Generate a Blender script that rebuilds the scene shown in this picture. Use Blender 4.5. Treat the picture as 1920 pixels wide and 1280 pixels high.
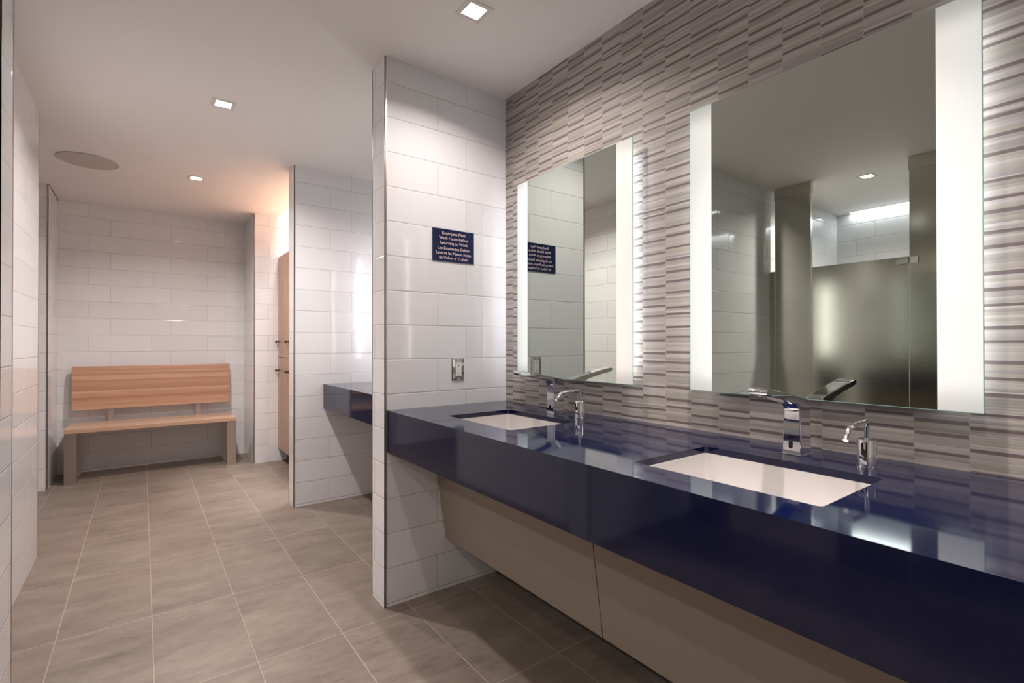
import bpy, bmesh, math, random
from mathutils import Vector, Matrix
random.seed(4)
for o in list(bpy.data.objects): bpy.data.objects.remove(o)
S = bpy.context.scene
C = S.collection
PI = math.pi

# ------------------------------------------------------------------ key dimensions (metres)
H = 2.4384          # ceiling
W = 1.5187          # mirror wall plane (x)
XP = 0.857          # free ends of the two dividers
Y1, Y1b = 2.089, 2.235   # near divider
Y2, Y2b = 3.7615, 3.905  # far divider
YO, YR = 5.38, 5.96      # bench recess opening and back
CT = 0.8696         # counter top
AB = 0.685          # apron bottom
CX = 0.866          # counter front
MX = 1.474          # mirror glass face

# ------------------------------------------------------------------ camera
cam = bpy.data.cameras.new('camera'); camo = bpy.data.objects.new('camera', cam); C.objects.link(camo)
cam.sensor_width = 36.0; cam.lens = 36.0 * 929.8078 / 1920.0; cam.clip_start = 0.02
a, b, c = math.radians(36.6976), math.radians(0.2892), math.radians(-0.0355)
F = Vector((math.sin(a)*math.cos(b), math.cos(a)*math.cos(b), math.sin(b)))
R = Vector((math.cos(a), -math.sin(a), 0)); U = R.cross(F)
R2 = R*math.cos(c) + U*math.sin(c); U2 = U*math.cos(c) - R*math.sin(c)
m = Matrix((R2, U2, -F)).transposed().to_4x4(); m.translation = Vector((0, 0, 1.1623))
camo.matrix_world = m
S.camera = camo

# ------------------------------------------------------------------ world, view, lamp powers
w = bpy.data.worlds.new('world'); S.world = w; w.use_nodes = True
w.node_tree.nodes['Background'].inputs[0].default_value = (0.9, 0.85, 0.8, 1)
w.node_tree.nodes['Background'].inputs[1].default_value = 0.02
S.view_settings.view_transform = 'Standard'; S.view_settings.look = 'None'
S.view_settings.gamma = 1.0; S.view_settings.exposure = 0.22
S.view_settings.use_curve_mapping = False
DOWN_W = 21.0         # each ceiling downlight
DOWN_COL = (1.0, 0.885, 0.83)
STRIP_RAD = 0.54      # frosted mirror strips
BAR_RAD = 9.0        # light bars behind the mirrors
COVE_W = 24.0
SLOT_W = 8.0

# ------------------------------------------------------------------ helpers
def new_bm(): return bmesh.new()
def add_box(bm, x0, x1, y0, y1, z0, z1):
    v = [bm.verts.new(p) for p in ((x0,y0,z0),(x1,y0,z0),(x1,y1,z0),(x0,y1,z0),(x0,y0,z1),(x1,y0,z1),(x1,y1,z1),(x0,y1,z1))]
    for f in ((3,2,1,0),(4,5,6,7),(0,1,5,4),(1,2,6,5),(2,3,7,6),(3,0,4,7)): bm.faces.new([v[i] for i in f])
    return bm
def box(x0, x1, y0, y1, z0, z1): return add_box(new_bm(), x0, x1, y0, y1, z0, z1)
def add_cyl(bm, p0, p1, r0, r1=None, n=24, caps=True):
    p0, p1 = Vector(p0), Vector(p1); r1 = r0 if r1 is None else r1
    d = (p1-p0).normalized(); u = d.orthogonal().normalized(); v = d.cross(u)
    A = [bm.verts.new(p0 + (u*math.cos(t)+v*math.sin(t))*r0) for t in [2*PI*i/n for i in range(n)]]
    B = [bm.verts.new(p1 + (u*math.cos(t)+v*math.sin(t))*r1) for t in [2*PI*i/n for i in range(n)]]
    for i in range(n): bm.faces.new((A[i], A[(i+1)%n], B[(i+1)%n], B[i]))
    if caps: bm.faces.new(A[::-1]); bm.faces.new(B)
    return bm
def add_tube(bm, pts, rad, n=16):
    pts = [Vector(p) for p in pts]; rings = []
    prev = None
    for i, p in enumerate(pts):
        d = (pts[min(i+1, len(pts)-1)] - pts[max(i-1, 0)]).normalized()
        u = (Vector((0,1,0)) - d*d.y).normalized() if abs(d.y) < .99 else d.orthogonal()
        v = d.cross(u); r = rad[i] if isinstance(rad, (list, tuple)) else rad
        rings.append([bm.verts.new(p + (u*math.cos(t)+v*math.sin(t))*r) for t in [2*PI*k/n for k in range(n)]])
    for A, B in zip(rings, rings[1:]):
        for i in range(n): bm.faces.new((A[i], A[(i+1)%n], B[(i+1)%n], B[i]))
    bm.faces.new(rings[0][::-1]); bm.faces.new(rings[-1])
    return bm
def add_lathe(bm, cx, cy, prof, n=32):     # prof: list of (r, z)
    rings = []
    for r, z in prof:
        rings.append([bm.verts.new((cx+max(r,1e-5)*math.cos(2*PI*k/n), cy+max(r,1e-5)*math.sin(2*PI*k/n), z)) for k in range(n)])
    for A, B in zip(rings, rings[1:]):
        for i in range(n): bm.faces.new((A[i], A[(i+1)%n], B[(i+1)%n], B[i]))
    return bm
def rrect(x0, x1, y0, y1, r, n=6):
    pts = []
    for cx, cy, a0 in ((x1-r,y1-r,0),(x0+r,y1-r,90),(x0+r,y0+r,180),(x1-r,y0+r,270)):
        for i in range(n+1):
            t = math.radians(a0 + 90*i/n); pts.append((cx+r*math.cos(t), cy+r*math.sin(t)))
    return pts
def plate(outer, holes, z0, z1):           # flat slab with holes
    bm = new_bm(); edges = []
    for loop in [outer]+holes:
        vs = [bm.verts.new((p[0], p[1], z1)) for p in loop]
        edges += [bm.edges.new((vs[i], vs[(i+1)%len(vs)])) for i in range(len(vs))]
    bmesh.ops.triangle_fill(bm, use_beauty=True, use_dissolve=True, edges=edges)
    bmesh.ops.dissolve_limit(bm, angle_limit=0.01, verts=bm.verts, edges=bm.edges)
    r = bmesh.ops.extrude_face_region(bm, geom=bm.faces[:])
    for g in r['geom']:
        if isinstance(g, bmesh.types.BMVert): g.co.z = z0
    return bm
def prism_y(prof, y0, y1):                  # (x,z) outline extruded along y
    bm = new_bm()
    A = [bm.verts.new((x, y0, z)) for x, z in prof]; B = [bm.verts.new((x, y1, z)) for x, z in prof]
    n = len(prof)
    for i in range(n): bm.faces.new((A[i], A[(i+1)%n], B[(i+1)%n], B[i]))
    bm.faces.new(A[::-1]); bm.faces.new(B)
    return bm
def obj(name, bm, mat, parent=None, bevel=0, seg=2, smooth=False):
    bmesh.ops.recalc_face_normals(bm, faces=bm.faces)
    me = bpy.data.meshes.new(name); bm.to_mesh(me); bm.free()
    me.materials.append(mat)
    o = bpy.data.objects.new(name, me); C.objects.link(o)
    if parent: 
        o.parent = parent; o.matrix_parent_inverse = Matrix.Translation(-parent.location)
    if bevel:
        md = o.modifiers.new('bevel', 'BEVEL'); md.width = bevel; md.segments = seg; md.limit_method = 'ANGLE'; md.angle_limit = math.radians(35)
    if smooth:
        for p in me.polygons: p.use_smooth = True
        if hasattr(me, 'set_sharp_from_angle'): me.set_sharp_from_angle(angle=math.radians(smooth if smooth > 1 else 35))
    return o
def struct(name, bm, mat, **k):
    o = obj(name, bm, mat, **k); o['kind'] = 'structure'; return o
def thing(name, label, cat, loc, group=None):
    o = bpy.data.objects.new(name, None); C.objects.link(o); o.location = loc; o.empty_display_size = .05
    o['label'] = label; o['category'] = cat
    if group: o['group'] = group
    return o
def tag(o, label, cat, group=None):
    o['label'] = label; o['category'] = cat
    if group: o['group'] = group
    return o
def dup(root, delta, label):
    r = root.copy(); C.objects.link(r); r.location = root.location + Vector(delta); r['label'] = label
    for ch in list(root.children):
        k = ch.copy(); C.objects.link(k); k.parent = r; k.matrix_parent_inverse = ch.matrix_parent_inverse.copy()
        for g in list(ch.children):
            q = g.copy(); C.objects.link(q); q.parent = k; q.matrix_parent_inverse = g.matrix_parent_inverse.copy()
    return r

# ------------------------------------------------------------------ materials
def mat(name, col=(.8,.8,.8), rough=.5, metal=0.0, spec=None, emit=None, estr=0, coat=0):
    m = bpy.data.materials.new(name); m.use_nodes = True
    p = m.node_tree.nodes['Principled BSDF']
    p.inputs['Base Color'].default_value = (*col, 1); p.inputs['Roughness'].default_value = rough; p.inputs['Metallic'].default_value = metal
    if spec is not None: p.inputs['IOR'].default_value = spec
    if coat: p.inputs['Coat Weight'].default_value = coat; p.inputs['Coat Roughness'].default_value = .05
    if emit: p.inputs['Emission Color'].default_value = (*emit, 1); p.inputs['Emission Strength'].default_value = estr
    return m
class NT:
    def __init__(s, m): s.t = m.node_tree; s.p = s.t.nodes['Principled BSDF']
    def n(s, typ, **k):
        x = s.t.nodes.new(typ)
        for kk, v in k.items(): setattr(x, kk, v)
        return x
    def l(s, a, b): s.t.links.new(a, b)
    def math(s, op, a, b=None, c=None):
        x = s.n('ShaderNodeMath', operation=op)
        for i, v in enumerate((a, b, c)):
            if v is None: continue
            if isinstance(v, (int, float)): x.inputs[i].default_value = v
            else: s.l(v, x.inputs[i])
        return x.outputs[0]
    def pos(s):
        g = s.n('ShaderNodeNewGeometry'); x = s.n('ShaderNodeSeparateXYZ'); s.l(g.outputs['Position'], x.inputs[0]); return g, x.outputs
    def comb(s, x=0, y=0, z=0):
        q = s.n('ShaderNodeCombineXYZ')
        for i, v in enumerate((x, y, z)):
            if isinstance(v, (int, float)): q.inputs[i].default_value = v
            else: s.l(v, q.inputs[i])
        return q.outputs[0]
    def mix(s, f, a, b):
        x = s.n('ShaderNodeMix', data_type='RGBA')
        for sock, v in ((x.inputs[0], f), (x.inputs[6], a), (x.inputs[7], b)):
            if isinstance(v, (int, float)): sock.default_value = v
            elif isinstance(v, tuple): sock.default_value = (*v, 1)
            else: s.l(v, sock)
        return x.outputs[2]
    def ramp(s, f, stops):
        x = s.n('ShaderNodeValToRGB'); s.l(f, x.inputs[0]); e = x.color_ramp.elements
        while len(e) < len(stops): e.new(.5)
        for el, (p, c) in zip(e, stops): el.position = p; el.color = (*c, 1)
        return x.outputs[0]
    def noise(s, vec, scale, detail=2, rough=.5):
        x = s.n('ShaderNodeTexNoise'); s.l(vec, x.inputs['Vector']); x.inputs['Scale'].default_value = scale
        x.inputs['Detail'].default_value = detail; x.inputs['Roughness'].default_value = rough; return x.outputs[0]
    def white(s, vec, col=False):
        x = s.n('ShaderNodeTexWhiteNoise', noise_dimensions='3D'); s.l(vec, x.inputs[0]); return x.outputs[1 if col else 0]
    def bump(s, h, dist, strength=1.0, normal=None):
        x = s.n('ShaderNodeBump'); x.inputs['Strength'].default_value = strength; x.inputs['Distance'].default_value = dist
        s.l(h, x.inputs['Height'])
        if normal is not None: s.l(normal, x.inputs['Normal'])
        return x.outputs[0]

TH, TZ, TL = 0.1541, 0.0145, 0.4655
def tile_mat(name, u0, oddshift=0.3355):
    """white glazed wall tile, 18x6 inch, third offset; u0 = x (or y) of a vertical joint of the even rows"""
    m = mat(name, (.8,.8,.8), .07); t = NT(m); g, P = t.pos()
    nx = t.n('ShaderNodeSeparateXYZ'); t.l(g.outputs['True Normal'], nx.inputs[0])
    ax = t.math('GREATER_THAN', t.math('ABSOLUTE', nx.outputs[0]), .5)
    u = t.math('ADD', t.math('MULTIPLY', P[1], ax), t.math('MULTIPLY', P[0], t.math('SUBTRACT', 1.0, ax)))
    zz = t.math('SUBTRACT', P[2], TZ)
    row = t.math('FLOOR', t.math('DIVIDE', zz, TH))
    odd = t.math('MODULO', t.math('ADD', row, 10.0), 2.0)
    uu = t.math('DIVIDE', t.math('SUBTRACT', t.math('SUBTRACT', u, u0 - 4*TL), t.math('MULTIPLY', odd, TL*oddshift)), TL)
    colI = t.math('FLOOR', uu)
    fu = t.math('MULTIPLY', t.math('FRACT', uu), TL); fz = t.math('MULTIPLY', t.math('FRACT', t.math('ADD', t.math('DIVIDE', zz, TH), 10.0)), TH)
    du = t.math('MINIMUM', fu, t.math('SUBTRACT', TL, fu)); dz = t.math('MINIMUM', fz, t.math('SUBTRACT', TH, fz))
    d = t.math('MINIMUM', du, dz)
    groutf = t.math('LESS_THAN', d, 0.0011)
    mr = t.n('ShaderNodeMapRange', interpolation_type='SMOOTHSTEP'); t.l(d, mr.inputs[0]); mr.inputs[1].default_value = .0006; mr.inputs[2].default_value = .0045
    rnd = t.white(t.comb(colI, row, 3.3))
    base = t.mix(rnd, (.76,.765,.79), (.81,.815,.84))
    t.l(t.mix(groutf, base, (.50,.46,.42)), t.p.inputs['Base Color'])
    t.l(t.mix(groutf, (.07,.07,.07), (.7,.7,.7)), t.p.inputs['Roughness'])
    wav = t.noise(g.outputs['Position'], 9.0, 2)
    rc = t.white(t.comb(colI, row, 7.1), True); rs = t.n('ShaderNodeSeparateXYZ'); t.l(rc, rs.inputs[0])
    tilt = t.math('ADD', t.math('MULTIPLY', t.math('MULTIPLY', t.math('SUBTRACT', rs.outputs[0], .5), fu), .010), t.math('MULTIPLY', t.math('MULTIPLY', t.math('SUBTRACT', rs.outputs[1], .5), fz), .014))
    b1 = t.bump(mr.outputs[0], .0008, 1.0)
    b2 = t.bump(t.math('ADD', t.math('MULTIPLY', wav, .0006), tilt), 1.0, 1.0, b1)
    t.l(b2, t.p.inputs['Normal'])
    return m
M = {}
M['tile_div'] = tile_mat('white_tile_divider', 1.120)
M['tile_rec'] = tile_mat('white_tile_recess', -.240, 0.667)
M['tile_left'] = tile_mat('white_tile_left', 3.42)
M['tile_wing'] = tile_mat('white_tile_wing', -.62)

def accent_mat():
    m = mat('striped_taupe_tile', (.4,.37,.35), .55); t = NT(m); g, P = t.pos()
    cu = t.math('DIVIDE', t.math('SUBTRACT', P[1], 1.003-30*.1026), .1026); col = t.math('FLOOR', cu); fy = t.math('MULTIPLY', t.math('FRACT', cu), .1026)
    dy = t.math('MINIMUM', fy, t.math('SUBTRACT', .1026, fy))
    rc = t.white(t.comb(col, 1.7, 2.0))
    # dark strips
    kz = t.math('ADD', t.math('DIVIDE', P[2], .0410), rc); k = t.math('FLOOR', kz); fk = t.math('FRACT', kz)
    pos = t.math('ADD', t.math('MULTIPLY', t.white(t.comb(col, k, 5.0)), .52), .24)
    hw = t.math('ADD', t.math('MULTIPLY', t.white(t.comb(col, k, 9.0)), .03), .08)
    dist = t.math('ABSOLUTE', t.math('SUBTRACT', fk, pos))
    dark = t.math('LESS_THAN', dist, hw)
    # fine strips
    st = t.math('ADD', t.math('DIVIDE', P[2], .0068), t.math('MULTIPLY', rc, 7.3)); si = t.math('FLOOR', st); sf = t.math('FRACT', st)
    rv = t.white(t.comb(col, si, 1.0))
    light = t.ramp(rv, [(0, (.42,.385,.362)), (.20, (.335,.305,.288)), (.38, (.455,.42,.395)), (.58, (.385,.362,.305)), (.74, (.50,.465,.435)), (.88, (.36,.333,.31))])
    m_ = t.n('ShaderNodeMix', data_type='RGBA')
    light.node.color_ramp.interpolation = 'CONSTANT'
    gr = t.noise(t.comb(P[0], t.math('MULTIPLY', P[1], 12.0), t.math('MULTIPLY', P[2], 260.0)), 1.0, 2)
    darkc = t.mix(gr, (.135,.105,.10), (.20,.165,.16))
    colr = t.mix(dark, light, darkc)
    gro = t.math('LESS_THAN', dy, .0010)
    t.l(t.mix(gro, colr, (.40,.36,.34)), t.p.inputs['Base Color'])
    prof = t.math('SUBTRACT', 1.0, t.math('POWER', t.math('ABSOLUTE', t.math('SUBTRACT', t.math('MULTIPLY', sf, 2.0), 1.0)), 4.0))
    h = t.math('ADD', t.math('MULTIPLY', prof, .5), t.math('MULTIPLY', rv, .7))
    h = t.math('SUBTRACT', h, t.math('MULTIPLY', dark, .9))
    h = t.math('MULTIPLY', h, t.math('GREATER_THAN', dy, .0014))
    t.l(t.bump(h, .0012, .28), t.p.inputs['Normal'])
    return m
M['accent'] = accent_mat()

def floor_mat():
    m = mat('beige_stone_floor_tile', (.3,.25,.2), .42); t = NT(m); g, P = t.pos()
    LX, LY, gx, gy = .306, .6133, -.27-6*.306, 1.398-10*.6133
    ux = t.math('DIVIDE', t.math('SUBTRACT', P[0], gx), LX); uy = t.math('DIVIDE', t.math('SUBTRACT', P[1], gy), LY)
    ix, iy = t.math('FLOOR', ux), t.math('FLOOR', uy)
    fx, fy = t.math('MULTIPLY', t.math('FRACT', ux), LX), t.math('MULTIPLY', t.math('FRACT', uy), LY)
    d = t.math('MINIMUM', t.math('MINIMUM', fx, t.math('SUBTRACT', LX, fx)), t.math('MINIMUM', fy, t.math('SUBTRACT', LY, fy)))
    gro = t.math('LESS_THAN', d, .0019)
    rc = t.white(t.comb(ix, iy, 2.0), True); rs = t.n('ShaderNodeSeparateXYZ'); t.l(rc, rs.inputs[0])
    off = t.comb(t.math('MULTIPLY', rs.outputs[0], 9.0), t.math('MULTIPLY', rs.outputs[1], 9.0), t.math('MULTIPLY', rs.outputs[2], 9.0))
    v = t.n('ShaderNodeVectorMath', operation='ADD'); t.l(t.comb(t.math('ADD', P[0], t.math('MULTIPLY', P[1], .5)), t.math('MULTIPLY', P[1], 2.6), P[2]), v.inputs[0]); t.l(off, v.inputs[1])
    n1 = t.noise(v.outputs[0], 2.6, 10, .72); n2 = t.noise(v.outputs[0], 14.0, 8, .8)
    f = t.math('ADD', t.math('MULTIPLY', n1, .62), t.math('MULTIPLY', n2, .38))
    base = t.ramp(f, [(.36, (.125,.100,.081)), (.45, (.188,.155,.127)), (.54, (.232,.193,.160)), (.66, (.30,.256,.216))])
    base = t.mix(t.math('MULTIPLY', rs.outputs[2], .22), base, (.20,.14,.112))
    t.l(t.mix(gro, base, (.34,.29,.245)), t.p.inputs['Base Color'])
    h = t.math('MULTIPLY', t.math('ADD', t.math('MULTIPLY', n2, .6), n1), .0012)
    mr = t.n('ShaderNodeMapRange', interpolation_type='SMOOTHSTEP'); t.l(d, mr.inputs[0]); mr.inputs[1].default_value = .001; mr.inputs[2].default_value = .004
    t.l(t.bump(t.math('ADD', h, t.math('MULTIPLY', mr.outputs[0], .0010)), 1.0, .6), t.p.inputs['Normal'])
    t.l(t.math('ADD', t.math('MULTIPLY', n2, .2), .33), t.p.inputs['Roughness'])
    return m
M['floor'] = floor_mat()

def wood_mat(name, axis, strip, ca, cb, cc, along):
    m = mat(name, ca, .35, coat=.25); t = NT(m); g, P = t.pos()
    k = t.math('FLOOR', t.math('DIVIDE', P[axis], strip)); rv = t.white(t.comb(k, 4.0, 1.0)); r2 = t.white(t.comb(k, 8.0, 2.0))
    sc = [26.0, 26.0, 26.0]; sc[along] = 1.6
    v = t.comb(*[t.math('MULTIPLY', P[i], sc[i]) for i in range(3)])
    va = t.n('ShaderNodeVectorMath', operation='ADD'); t.l(v, va.inputs[0]); t.l(t.comb(t.math('MULTIPLY', r2, 20.0), t.math('MULTIPLY', rv, 20.0), 0), va.inputs[1])
    gr = t.noise(va.outputs[0], 1.6, 5, .6)
    base = t.ramp(rv, [(0, ca), (.45, cb), (.8, cc), (1, ca)])
    t.l(t.mix(t.math('MULTIPLY', t.math('SUBTRACT', gr, .35), .9), base, tuple(x*.55 for x in cb)), t.p.inputs['Base Color'])
    t.l(t.bump(gr, .0003, .3), t.p.inputs['Normal'])
    return m
M['wood_back'] = wood_mat('maple_backrest', 2, .0195, (.60,.36,.24), (.45,.22,.14), (.66,.43,.29), 0)
M['wood_seat'] = wood_mat('maple_seat', 1, .03, (.66,.46,.33), (.56,.36,.25), (.70,.52,.38), 0)
M['wood_cab'] = wood_mat('maple_locker', 1, .062, (.44,.25,.14), (.36,.19,.10), (.48,.285,.165), 2)

M['paint'] = mat('ceiling_paint', (.90,.875,.86), .6)
M['quartz'] = mat('navy_quartz', (.0025,.0054,.033), .06, spec=1.55)
M['chrome'] = mat('chrome', (.86,.87,.9), .04, 1.0)
M['trim'] = mat('brushed_metal_trim', (.62,.57,.54), .35, 1.0)
M['white_pl'] = mat('white_plastic', (.8,.79,.78), .3)
M['porcelain'] = mat('white_porcelain', (.66,.635,.62), .08)
M['black'] = mat('black_plastic', (.01,.01,.012), .15)
M['panel'] = mat('beige_laminate_panel', (.27,.225,.185), .45)
M['signblue'] = mat('navy_sign_plastic', (.004,.011,.055), .25)
M['letter'] = mat('sign_lettering', (.80,.62,.60), .5)
M['mirror'] = mat('mirror_silver', (.62,.68,.635), .0, 1.0)
M['glass_edge'] = mat('mirror_glass_edge', (.35,.62,.55), .1)
M['bronze'] = mat('dark_bronze_knob', (.10,.07,.05), .3, 1.0)
M['grille'] = mat('speaker_grille', (.58,.54,.50), .7)
M['lens'] = mat('lamp_lens', (1,1,1), .4, emit=(1,.95,.9), estr=14)
M['fixt'] = mat('white_metal_trim', (.78,.74,.72), .4)
M['inside'] = mat('dark_cavity', (.05,.04,.035), .7)

def steel_mat(name, col, rough, horiz=True):
    m = mat(name, col, rough, 1.0); t = NT(m); g, P = t.pos()
    n = t.noise(t.comb(t.math('MULTIPLY', P[0], 3.0), t.math('MULTIPLY', P[1], 3.0 if horiz else 300.0), t.math('MULTIPLY', P[2], 400.0 if horiz else 3.0)), 1.0, 3)
    t.l(t.math('ADD', t.math('MULTIPLY', n, .12), rough-.06), t.p.inputs['Roughness'])
    t.p.inputs['Anisotropic'].default_value = 0
    t.l(t.bump(n, .0001, .25), t.p.inputs['Normal'])
    return m
M['stall'] = steel_mat('brushed_stall_steel', (.62,.60,.53), .15)
M['leg'] = steel_mat('brushed_leg_steel', (.56,.50,.45), .3)
def emit_mat(name, col, s):
    m = bpy.data.materials.new(name); m.use_nodes = True; nt = m.node_tree; nt.nodes.clear()
    e = nt.nodes.new('ShaderNodeEmission'); o = nt.nodes.new('ShaderNodeOutputMaterial'); nt.links.new(e.outputs[0], o.inputs[0])
    e.inputs[0].default_value = (*col, 1); e.inputs[1].default_value = s; return m
M['bar_far'] = emit_mat('led_bar_far', (.96,.95,1.0), 30.0)
M['bar'] = emit_mat('led_bar', (.94,.93,1.0), BAR_RAD)
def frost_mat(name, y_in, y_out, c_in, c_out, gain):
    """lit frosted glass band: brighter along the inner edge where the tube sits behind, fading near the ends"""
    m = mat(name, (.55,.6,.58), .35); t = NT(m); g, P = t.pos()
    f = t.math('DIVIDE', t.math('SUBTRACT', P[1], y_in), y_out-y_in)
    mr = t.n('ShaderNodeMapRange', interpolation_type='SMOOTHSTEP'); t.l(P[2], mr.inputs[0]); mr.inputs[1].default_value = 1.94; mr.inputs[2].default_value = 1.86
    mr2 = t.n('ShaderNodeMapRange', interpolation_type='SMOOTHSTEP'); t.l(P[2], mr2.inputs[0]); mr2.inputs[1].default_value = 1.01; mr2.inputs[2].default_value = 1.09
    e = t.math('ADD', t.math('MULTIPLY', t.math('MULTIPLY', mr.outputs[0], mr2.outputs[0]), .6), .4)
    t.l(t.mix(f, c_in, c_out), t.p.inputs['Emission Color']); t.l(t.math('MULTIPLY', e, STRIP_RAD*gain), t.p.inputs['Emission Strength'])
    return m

# ------------------------------------------------------------------ room shell
struct('floor', box(-3.2, 2.2, -1.6, 6.6, -.08, 0), M['floor'])
TOP = H + .02
cov = (1.085, W, Y2b, YO)       # raised light cove over the lockers
bm = new_bm()
add_box(bm, -3.2, 2.2, -1.6, Y2b, H, H+.12)
add_box(bm, -3.2, cov[0], Y2b, YO, H, H+.12)
add_box(bm, W, 2.2, Y2b, YO, H, H+.12)
struct('ceiling', bm, M['paint'])
struct('ceiling_recess', box(-.604, .871, YO+.001, YR+.14, H+.008, H+.12), M['paint'])
bm = new_bm()
add_box(bm, cov[0]-.05, W+.05, cov[2]-.05, cov[3]+.05, H+.42, H+.47)
add_box(bm, cov[0]-.05, cov[0], cov[2], cov[3], H+.1, H+.45)
add_box(bm, cov[0]-.05, W+.05, cov[2]-.05, cov[2], H+.1, H+.45)
struct('ceiling_cove', bm, M['paint'])
# right (mirror) wall: striped accent tile in both bays
struct('wall_right', box(W, W+.12, -1.5, Y2b, 0, H), M['accent'])
struct('wall_right_far', box(W, W+.12, Y2b, YO, 0, H+.45), M['tile_div'])
struct('wall_divider_near', box(XP, W, Y1, Y1b, 0, H), M['tile_div'])
struct('wall_divider_far', box(XP+.008, W, Y2, Y2b, 0, H), M['tile_div'])
# back wall with the bench recess
bm = new_bm()
add_box(bm, -2.0, -.605, YO, YR+.15, 0, H)
add_box(bm, .872, W+.12, YO, YR+.15, 0, H+.45)
struct('wall_back', bm, M['tile_rec'])
struct('wall_recess', box(-.605, .872, YR, YR+.15, 0, H+.008), M['tile_rec'])
# left side
struct('wall_left', box(-.60, -.46, 2.2, 3.74, 0, H), M['tile_left'])
struct('wall_wing', box(-2.62, -.33, 2.03, 2.2, 0, H), M['tile_wing'])
struct('wall_left_far', box(-2.0, -1.85, 2.2, YR, 0, H), M['tile_left'])
struct('wall_stall_back', box(-2.75, -2.62, -1.5, 2.2, 0, H), M['tile_wing'])
struct('wall_front', box(-3.0, W+.12, -1.6, -1.45, 0, H), M['tile_wing'])
# metal corner trims
n_tr = 0
def corner(x, y, sx, sy, z1=H):            # sx, sy: where the wall body lies from the corner
    global n_tr; n_tr += 1
    e, wd = .0012, .0095
    bm = new_bm()
    add_box(bm, min(x-sx*e, x+sx*wd), max(x-sx*e, x+sx*wd), min(y-sy*e, y+sy*.002), max(y-sy*e, y+sy*.002), 0.0005, z1-.0005)
    add_box(bm, min(x-sx*e, x+sx*.002), max(x-sx*e, x+sx*.002), min(y-sy*e, y+sy*.003), max(y-sy*e, y+sy*.003), 0.0005, z1-.0005)
    struct('trim_%d' % n_tr, bm, M['trim'])
corner(XP, Y1, 1, 1); corner(XP, Y1b, 1, -1)
corner(XP+.008, Y2, 1, 1); corner(XP+.008, Y2b, 1, -1)
corner(-.605, YO, -1, 1); corner(.872, YO, 1, 1)
corner(-.33, 2.2, -1, -1); corner(-.33, 2.03, -1, 1)
corner(-.46, 3.74, -1, -1)

# ------------------------------------------------------------------ lights
def lamp(name, loc, size, power, col, size_y=None, spread=PI, rot=(0,0,0)):
    l = bpy.data.lights.new(name, 'AREA'); l.shape = 'RECTANGLE' if size_y else 'SQUARE'; l.size = size
    if size_y: l.size_y = size_y
    l.energy = power; l.color = col; l.spread = spread
    o = bpy.data.objects.new(name, l); C.objects.link(o); o.location = loc; o.rotation_euler = rot; return o
def downlight(x, y, label, power=DOWN_W, col=DOWN_COL, s=.054, spread=150):
    t = thing('ceiling_downlight', label, 'ceiling light', (x, y, H), 'square recessed downlights in the ceiling')
    bm = new_bm(); q, r = s, s-.018
    for (x0,x1,y0,y1) in ((-q,q,-q,-r),(-q,q,r,q),(-q,-r,-r,r),(r,q,-r,r)): add_box(bm, x+x0, x+x1, y+y0, y+y1, H-.003, H)
    obj('trim_ring', bm, M['fixt'], t)
    bm = box(x-r, x+r, y-r, y+r, H-.0018, H-.0003)
    obj('lens', bm, M['lens'], t)
    lo = lamp('downlight_beam', (x, y, H-.006), .055, power, col, spread=math.radians(spread))
    lo.parent = t; lo.matrix_parent_inverse = Matrix.Translation(-t.location)
    return t
downlight(1.016, 1.605, 'square white recessed ceiling downlight above the near sink counter, biggest in view', power=7.5, spread=140)
downlight(.342, 3.025, 'square recessed downlight in the middle of the corridor ceiling')
downlight(.329, 4.503, 'small square downlight in the ceiling nearest the wooden bench')
downlight(-1.47, 1.405, 'downlight over the toilet stall, seen only in the large mirror')
downlight(.342, .1, 'added square downlight, unseen, lighting the corridor behind the camera', power=6.0)  # unseen lamp added to light the camera side of the room
downlight(-.75, -.35, 'added square downlight, out of view, brightening the space before the stall doors', power=9.0)  # added lamp out of view, brightens the mirrored ceiling and stall doors
downlight(1.016, .57, 'square recessed downlight over the nearest basin, just out of view', power=6.0, spread=80)
# cove light over the lockers
o = obj('cove_light', box(cov[0]+.05, W-.03, Y2b+.15, YO-.06, H+.405, H+.419), M['fixt'])
tag(o, 'long bright light hidden in the ceiling cove above the wooden lockers', 'ceiling light')
lamp('cove_beam', (1.30, 4.68, H+.40), .36, COVE_W, (1.0, .93, .90), 1.3, spread=math.radians(50))
o = obj('slot_light', box(-2.60, -2.54, -.9, 1.95, H-.003, H-.0005), M['fixt'])
tag(o, 'thin slot light washing the stall back wall, seen only in the large mirror', 'ceiling light')
lamp('slot_beam', (-2.59, .55, H-.005), .03, SLOT_W, (.95,.96,1.0), 2.7)

# ceiling speaker
t = thing('ceiling_speaker', 'round perforated grey speaker grille in the ceiling before the bench recess', 'speaker', (-.305, 4.52, H))
bm = add_lathe(new_bm(), -.305, 4.52, [(.168,H),(.17,H-.004),(.165,H-.007),(.158,H-.006),(.158,H)], 64); obj('rim', bm, M['grille'], t, smooth=True)
bm = add_lathe(new_bm(), -.305, 4.52, [(.158,H-.005),(.1,H-.0065),(.0,H-.007)], 64); obj('grille', bm, M['grille'], t, smooth=True)

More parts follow.
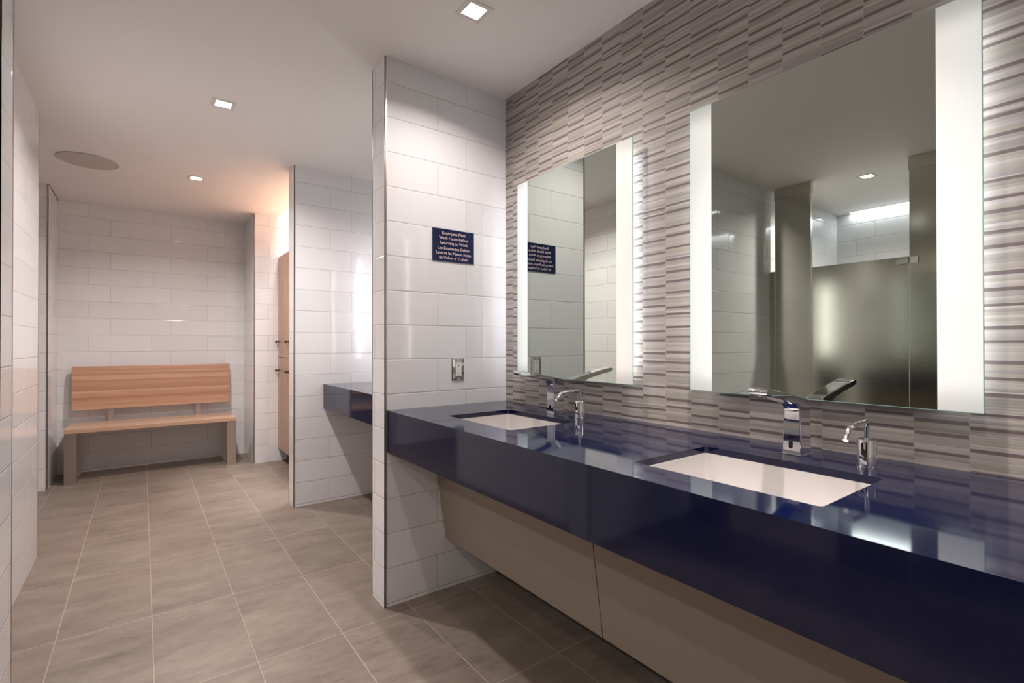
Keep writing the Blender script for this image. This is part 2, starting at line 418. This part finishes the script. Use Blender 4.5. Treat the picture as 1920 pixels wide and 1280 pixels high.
# ------------------------------------------------------------------ mirrors
def mirror(y0, y1, label, gain, cin, cout, z0=1.010, z1=1.940):
    t = thing('backlit_mirror', label, 'mirror', (W, (y0+y1)/2, z0), 'backlit mirrors over the counters')
    st = .078
    obj('glass', box(MX, MX+.005, y0+st, y1-st, z0, z1), M['mirror'], t)
    e = new_bm()
    add_box(e, MX+.0002, MX+.005, y0-.0015, y0, z0, z1); add_box(e, MX+.0002, MX+.005, y1, y1+.0015, z0, z1)
    add_box(e, MX+.0002, MX+.005, y0, y1, z0-.0015, z0); add_box(e, MX+.0002, MX+.005, y0, y1, z1, z1+.0015)
    obj('glass_edge', e, M['glass_edge'], t)
    for k, (a_, b_) in enumerate(((y0, y0+st), (y1-st, y1))):
        yin, yout = (b_, a_) if k == 0 else (a_, b_)
        o = obj('frosted_strip', box(MX, MX+.005, a_, b_, z0, z1), frost_mat('frosted_lit_glass', yin, yout, cin[k], cout[k], gain), t)
        o['label'] = 'glowing frosted glass band'
    obj('housing', box(MX+.006, W, y0+.075, y1-.075, z0+.03, z1-.03), M['white_pl'], t)
    for yb in ((y0+.045, y0+.073), (y1-.073, y1-.045)):
        o = obj('light_bar', box(MX+.016, W-.008, yb[0], yb[1], z0+.05, z1-.05), M['bar'] if gain == 1 else M['bar_far'], t)
    return t
mirror(.254, .976, 'largest rectangular backlit mirror, above the sink nearest the camera, reflecting steel stall doors', 1,
       ((.98,.90,.86),(.93,.92,.87)), ((.82,.82,.80),(.68,.72,.69)))
mirror(1.221, 1.932, 'backlit mirror beside the tiled divider, reflecting the blue notice', 1,
       ((1.05,.88,.76),(1.0,1.03,1.0)), ((.85,.80,.74),(.66,.74,.73)))
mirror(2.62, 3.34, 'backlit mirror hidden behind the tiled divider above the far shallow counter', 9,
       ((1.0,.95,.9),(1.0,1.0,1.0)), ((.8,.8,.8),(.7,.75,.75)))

# ------------------------------------------------------------------ counters
SINKS = [(.978, 1.293, .382, .808), (1.0, 1.312, 1.352, 1.784)]
yE = -1.445
t = thing('sink_counter', 'long navy blue polished stone counter with two basins under the mirrors', 'counter', (1.19, .4, CT))
obj('countertop', plate([(CX, yE), (W-.0005, yE), (W-.0005, Y1-.002), (CX, Y1-.002)], [rrect(*s, .012) for s in SINKS], CT-.018, CT), M['quartz'], t)
obj('apron', box(CX, CX+.025, yE, Y1-.002, AB, CT-.0182), M['quartz'], t)
t = thing('shallow_counter', 'shallow navy counter between the two tiled dividers', 'counter', (1.3, 3.0, CT))
obj('countertop', box(1.07, W-.0005, Y1b+.001, Y2-.001, CT-.018, CT), M['quartz'], t)
obj('apron', box(1.07, 1.095, Y1b+.001, Y2-.001, .692, CT-.0182), M['quartz'], t)
# sloped knee panels
for y0, y1, lab in ((1.082, Y1-.003, 'beige sloping panel under the counter beside the tiled divider'),
                    (.075, 1.079, 'beige sloping panel under the counter at the bottom right of the photo'),
                    (-.93, .072, 'beige sloping panel under the counter behind the camera')):
    prof = [(1.093,.70),(1.16,.24),(1.178,.243),(1.111,.70)]
    o = obj('knee_panel', prism_y(prof, y0, y1), M['panel'], None, bevel=.001); tag(o, lab, 'panel', 'sloping panels under the sink counter')
struct('trim_rail', box(1.10, 1.13, yE, Y1-.003, .70, .80), M['inside'])

def sink(x0, x1, y0, y1, label):
    t = thing('undermount_sink', label, 'sink', ((x0+x1)/2, (y0+y1)/2, CT-.018), 'white basins set into the navy counter')
    z = CT-.0185; bm = new_bm(); loops = []
    spec = [(.030, z, .03), (-.004+.0, z, .014), (-.004, z-.012, .014), (-.009, z-.085, .02), (-.02, z-.112, .03), (-.045, z-.120, .03)]
    for k, (gr, zz, r) in enumerate(spec):
        loops.append([bm.verts.new((p[0], p[1], zz)) for p in rrect(x0-gr, x1+gr, y0-gr, y1+gr, r, 8)])
    # slight inset of the basin inside the cut-out
    low = [bm.verts.new((v.co.x, v.co.y, z-.0135)) for v in loops[0]]
    outer = []
    for gr, zz, r in ((.022, z-.02, .03), (.012, z-.10, .03), (-.03, z-.132, .03)):
        outer.append([bm.verts.new((p[0], p[1], zz)) for p in rrect(x0-gr, x1+gr, y0-gr, y1+gr, r, 8)])
    def br(A, B):
        n = len(A)
        for i in range(n): bm.faces.new((A[i], A[(i+1)%n], B[(i+1)%n], B[i]))
    for A, B in zip(loops, loops[1:]): br(A, B)
    bm.faces.new(loops[-1]); br(loops[0], low); br(low, outer[0])
    for A, B in zip(outer, outer[1:]): br(A, B)
    bm.faces.new(outer[-1])
    obj('basin', bm, M['porcelain'], t, smooth=50)
    cx, cy = (x0+x1)/2+.03, (y0+y1)/2
    bm = add_lathe(new_bm(), cx, cy, [(0,z-.1175),(.016,z-.1175),(.019,z-.117),(.024,z-.1172),(.026,z-.1199)], 32)
    obj('drain', bm, M['chrome'], t, smooth=True)
    return t
sink(*SINKS[0], 'white rectangular undermount basin nearest the camera, in front of the large mirror')
sink(*SINKS[1], 'white rectangular undermount basin nearer the tiled divider')

# ------------------------------------------------------------------ faucets
def faucet(xf, cy, label):
    t = thing('sensor_faucet', label, 'faucet', (xf+.03, cy, CT), 'chrome sensor faucets')
    z0 = CT+.0005
    # (x, z, half width): one closed side profile, width tapering upwards and widening on the blade
    prof = [(xf-.001,z0,.0245),(xf,z0+.03,.024),(xf+.001,z0+.08,.0225),(xf+.001,z0+.112,.0208),(xf-.004,z0+.125,.0205),(xf-.020,z0+.1350,.0205),
            (xf-.05,z0+.143,.021),(xf-.11,z0+.1555,.0225),(xf-.165,z0+.1655,.0235),(xf-.176,z0+.169,.0235),(xf-.181,z0+.176,.0235),(xf-.178,z0+.1815,.0235),(xf-.168,z0+.184,.0235),
            (xf-.10,z0+.173,.0228),(xf-.03,z0+.1595,.022),(xf+.03,z0+.148,.0215),(xf+.056,z0+.143,.0212),(xf+.061,z0+.139,.0212),(xf+.062,z0+.132,.0212),
            (xf+.062,z0+.09,.0215),(xf+.061,z0+.045,.023),(xf+.061,z0,.0245)]
    bm = new_bm(); n = len(prof)
    A = [bm.verts.new((x, cy-h, z)) for x, z, h in prof]; B = [bm.verts.new((x, cy+h, z)) for x, z, h in prof]
    for i in range(n): bm.faces.new((A[i], A[(i+1)%n], B[(i+1)%n], B[i]))
    for V in (A, B):       # quad strips across the side so the taper stays smooth
        # body part: front 0..4 with back 21..17 ; blade: underside 4..10 with top 17..11
        pairs = [(0,21),(1,20),(2,19),(3,18),(4,17),(5,16),(6,15),(7,14),(8,13),(9,12),(10,11)]
        for (p, q), (r, s) in zip(pairs, pairs[1:]):
            vs = [V[p], V[q], V[s], V[r]]
            bm.faces.new(vs)
    obj('body', bm, M['chrome'], t, bevel=.0035, seg=3, smooth=40)
    obj('base_plate', box(xf-.004, xf+.066, cy-.0275, cy+.0275, CT, CT+.002), M['chrome'], t, bevel=.001)
    bm = new_bm(); pts = rrect(cy-.0045, cy+.0045, z0+.016, z0+.036, .0044, 6)
    Aa = [bm.verts.new((xf-.0022, p[0]+.002, p[1])) for p in pts]; Bb = [bm.verts.new((xf+.002, p[0]+.002, p[1])) for p in pts]
    for i in range(len(pts)): bm.faces.new((Aa[i], Aa[(i+1)%len(pts)], Bb[(i+1)%len(pts)], Bb[i]))
    bm.faces.new(Aa); bm.faces.new(Bb[::-1])
    o = obj('sensor_window', bm, M['black'], t); o['label'] = 'small black oval sensor window'
    obj('aerator', add_cyl(new_bm(), (xf-.152, cy, z0+.160), (xf-.150, cy, z0+.168), .010, .011), M['trim'], t, smooth=True)
    return t
faucet(1.375, .610, 'chrome blade-spout sensor faucet behind the nearest basin, under the large mirror')
faucet(1.383, 1.585, 'chrome blade-spout sensor faucet behind the basin near the tiled divider')

def dispenser(cx, cy, label):
    t = thing('soap_dispenser', label, 'soap dispenser', (cx, cy, CT), 'chrome soap dispensers')
    z = CT
    bm = add_lathe(new_bm(), cx, cy, [(0,z),(.0225,z),(.0225,z+.004),(.0205,z+.005)], 40); obj('base_ring', bm, M['chrome'], t, smooth=True)
    bm = add_lathe(new_bm(), cx, cy, [(.0198,z+.003),(.0198,z+.064),(.0188,z+.0665),(.0165,z+.068),(0,z+.068)], 40); obj('body', bm, M['chrome'], t, smooth=True)
    pts = [(cx, cy, z+.066), (cx, cy, z+.098)]
    for k in range(1, 7):
        a_ = math.radians(15*k); pts.append((cx-.012*(1-math.cos(a_)), cy, z+.098+.012*math.sin(a_)))
    pts += [(cx-.05, cy, z+.1085), (cx-.09, cy, z+.105)]
    for k in range(1, 6):
        a_ = math.radians(14*k); pts.append((cx-.09-.026*math.sin(a_), cy, z+.105-.026*(1-math.cos(a_))))
    pts.append((cx-.126, cy, z+.078))
    obj('spout', add_tube(new_bm(), pts, .0056, 18), M['chrome'], t, smooth=True)
    bm = new_bm(); pts = rrect(-.0065, .0065, z+.030, z+.060, .0045, 6); R_ = .0202
    Aa = [bm.verts.new((cx-math.cos(p[0]/R_)*R_, cy+math.sin(p[0]/R_)*R_, p[1])) for p in pts]
    Bb = [bm.verts.new((cx-math.cos(p[0]/R_)*(R_-.0015), cy+math.sin(p[0]/R_)*(R_-.0015), p[1])) for p in pts]
    for i in range(len(pts)): bm.faces.new((Aa[i], Aa[(i+1)%len(pts)], Bb[(i+1)%len(pts)], Bb[i]))
    bm.faces.new(Aa); bm.faces.new(Bb[::-1])
    o = obj('sensor_window', bm, M['black'], t, smooth=True); o['label'] = 'black sensor window on the front'
    return t
dispenser(1.378, .441, 'chrome gooseneck soap dispenser right of the nearest faucet, below the large mirror')
dispenser(1.392, 1.417, 'chrome gooseneck soap dispenser beside the faucet near the tiled divider')

# ------------------------------------------------------------------ notice and outlet on the near divider
t = thing('handwashing_sign', 'navy blue bilingual handwashing notice on the white tiled divider', 'sign', (1.204, Y1, 1.634))
obj('plate', box(1.0895, 1.3185, Y1-.005, Y1, 1.557, 1.7105), M['signblue'], t, bevel=.001)
lines = ['Employees Must', 'Wash Hands Before', 'Returning to Work', 'Los Empleados Deben', 'Lavarse las Manos Antes', 'de Volver al Trabajo']
zs = [1.6845, 1.6615, 1.6385, 1.6130, 1.5905, 1.5680]
dg = None
bms = new_bm()
for s, z in zip(lines, zs):
    cu = bpy.data.curves.new('letters', 'FONT'); cu.body = s; cu.size = .0196; cu.align_x = 'CENTER'; cu.extrude = .0003; cu.space_character = 1.0; cu.offset = 0
    to = bpy.data.objects.new('letters', cu); C.objects.link(to)
    to.rotation_euler = (PI/2, 0, 0); to.location = (1.204, Y1-.0053, z)
    bpy.context.view_layer.update()
    me = bpy.data.meshes.new_from_object(to.evaluated_get(bpy.context.evaluated_depsgraph_get()))
    me.transform(to.matrix_world); bms.from_mesh(me); bpy.data.objects.remove(to)
obj('lettering', bms, M['letter'], t)

t = thing('power_outlet', 'steel wall outlet plate with white double socket on the tiled divider', 'outlet', (1.229, Y1, 1.04))
x0, x1, z0, z1 = 1.1945, 1.2635, .984, 1.096; yc = Y1
bm = new_bm()
A = [bm.verts.new(p) for p in ((x0,yc-.0005,z0),(x1,yc-.0005,z0),(x1,yc-.0005,z1),(x0,yc-.0005,z1))]
B = [bm.verts.new(p) for p in ((x0+.003,yc-.005,z0+.003),(x1-.003,yc-.005,z0+.003),(x1-.003,yc-.005,z1-.003),(x0+.003,yc-.005,z1-.003))]
D = [bm.verts.new(p) for p in ((x0+.018,yc-.0065,z0+.022),(x1-.018,yc-.0065,z0+.022),(x1-.018,yc-.0065,z1-.022),(x0+.018,yc-.0065,z1-.022))]
for P_, Q_ in ((A,B),(B,D)):
    for i in range(4): bm.faces.new((P_[i], P_[(i+1)%4], Q_[(i+1)%4], Q_[i]))
bm.faces.new(D); bm.faces.new(A[::-1])
obj('cover_plate', bm, M['chrome'], t)
soc = obj('socket', box(x0+.0185, x1-.0185, yc-.0085, yc-.0055, z0+.0225, z1-.0225), M['white_pl'], t, bevel=.0008)
for zc_ in (1.062, 1.018):
    bm = new_bm()
    add_box(bm, 1.2215, 1.2230, yc-.0089, yc-.0084, zc_, zc_+.008); add_box(bm, 1.2345, 1.2360, yc-.0089, yc-.0084, zc_, zc_+.008)
    add_cyl(bm, (1.229, yc-.0089, zc_-.0055), (1.229, yc-.0084, zc_-.0055), .0026, n=16)
    obj('socket_holes', bm, M['black'], soc)
for zc_ in (z0+.010, z1-.010):
    obj('screw', add_cyl(new_bm(), (1.229, yc-.0068, zc_), (1.229, yc-.0055, zc_), .003, n=16), M['white_pl'], t, smooth=True)

# ------------------------------------------------------------------ bench
BF = 5.455
t = thing('wooden_bench', 'maple bench with a wide backrest and brushed steel legs in the tiled recess', 'bench', (.1, 5.7, 0))
obj('seat', box(-.515, .735, BF, 5.90, .420, .459), M['wood_seat'], t, bevel=.004)
bm = box(-.502, .725, 5.862, 5.897, .572, .962)
for v in bm.verts:
    v.co.y += (v.co.z-.572)*.06 - .02
obj('backrest', bm, M['wood_back'], t, bevel=.004)
for x in (-.515, .655):
    bm = new_bm(); x1_ = x+.078
    # folded plate loop: front upright, rear upright, floor bar, top bar, closed side web
    add_box(bm, x, x1_, BF+.008, BF+.020, 0, .4195); add_box(bm, x, x1_, 5.86, 5.872, 0, .4195)
    add_box(bm, x, x1_, BF+.0205, 5.8595, 0, .012); add_box(bm, x, x1_, BF+.0205, 5.8595, .4075, .4195)
    xs = x+.002 if x < 0 else x1_-.008
    add_box(bm, x+.034, x+.044, BF+.0205, 5.8595, .0125, .407)
    obj('leg', bm, M['leg'], t, bevel=.0015)
for x in (-.252, .428):
    bm = prism_y([(0,0),(.045,0),(.045,.012),(0,.012)], 0, 1)
    bm.free(); bm = box(x, x+.045, 5.878, 5.888, .4595, .60)
    obj('back_bracket', bm, M['leg'], t)

# ------------------------------------------------------------------ lockers
def locker(y0, y1, label):
    xf = 1.088; t = thing('wooden_locker', label, 'locker', (xf+.2, (y0+y1)/2, 0), 'tall wooden lockers along the right wall')
    obj('carcass', box(xf+.02, W-.001, y0+.001, y1-.001, .125, 2.03), M['wood_cab'], t)
    obj('plinth', box(xf+.09, W-.001, y0+.001, y1-.001, 0, .1245), M['inside'], t)
    for za, zb, zk, lab in ((.13, 1.030, .905, 0), (1.036, 2.028, 1.185, 1)):
        d = obj('door', box(xf, xf+.0195, y0+.002, y1-.002, za, zb), M['wood_cab'], t, bevel=.0015)
        yk = y1-.04
        bm = add_cyl(new_bm(), (xf, yk, zk), (xf-.004, yk, zk), .013); add_cyl(bm, (xf-.004, yk, zk), (xf-.022, yk, zk), .006); add_cyl(bm, (xf-.018, yk, zk), (xf-.034, yk, zk), .015, .012)
        add_cyl(bm, (xf-.026, yk-.022, zk), (xf-.026, yk+.022, zk), .0045)
        obj('knob', bm, M['bronze'], d, smooth=True)
    return t
locker(4.985, YO-.003, 'two-door maple locker against the tiled back wall')
locker(4.60, 4.982, 'two-door maple locker mostly hidden by the far divider, nearer than the back wall one')
locker(4.215, 4.597, 'two-door maple locker hidden behind the far tiled divider')

# ------------------------------------------------------------------ toilet stall fronts (seen in the large mirror)
XS = -1.245
def pilaster(y0, y1, label):
    t = thing('stall_pilaster', label, 'stall post', (XS, (y0+y1)/2, 0), 'steel stall pilasters')
    obj('panel', box(XS-.032, XS, y0, y1, .0005, H-.001), M['stall'], t)
    obj('cap', box(XS-.036, XS+.005, y0-.004, y1+.004, H-.09, H-.0008), M['stall'], t)
    obj('shoe', box(XS-.036, XS+.005, y0-.004, y1+.004, .0005, .09), M['stall'], t)
    return t
pilaster(1.712, 1.985, 'tall brushed steel stall post next to white wall, reflected in the large mirror')
pilaster(.80, 1.089, 'floor to ceiling brushed steel stall post right of the door in the large mirror')
pilaster(-.14, .10, 'brushed steel stall post out of view beyond the second stall door')
o = obj('stall_filler', box(XS-.028, XS-.004, 1.990, 2.029, .25, 1.76), M['stall']); tag(o, 'narrow steel filler strip between stall post and white wall, in the large mirror', 'filler strip')
def stall_door(y0, y1, label):
    t = thing('stall_door', label, 'door', (XS, y0, .25), 'steel stall doors')
    obj('panel', box(XS-.028, XS-.004, y0+.006, y1-.006, .25, 1.76), M['stall'], t, bevel=.001)
    for z in (1.732, .40):
        bm = box(XS+.0055, XS+.0095, y0+.008, y0+.075, z-.022, z+.022); add_cyl(bm, (XS+.0125, y0+.003, z-.022), (XS+.0125, y0+.003, z+.022), .007)
        add_box(bm, XS+.0055, XS+.0095, y0-.05, y0+.007, z-.022, z+.022)
        h = obj('hinge', bm, M['chrome'], t)
    return t
stall_door(1.090, 1.712, 'brushed steel toilet stall door reflected in the large mirror')
stall_door(.10, .80, 'second brushed steel stall door, out of the mirror view')
o = obj('stall_divider', box(-2.618, XS-.034, .93, .955, .25, 1.76), M['stall']); tag(o, 'steel divider panel between two toilet stalls, behind the doors', 'stall divider')
o = obj('stall_screen', box(XS-.028, XS-.004, -1.445, -.146, .25, 1.76), M['stall']); tag(o, 'long steel stall panel out of view behind the camera', 'stall panel')
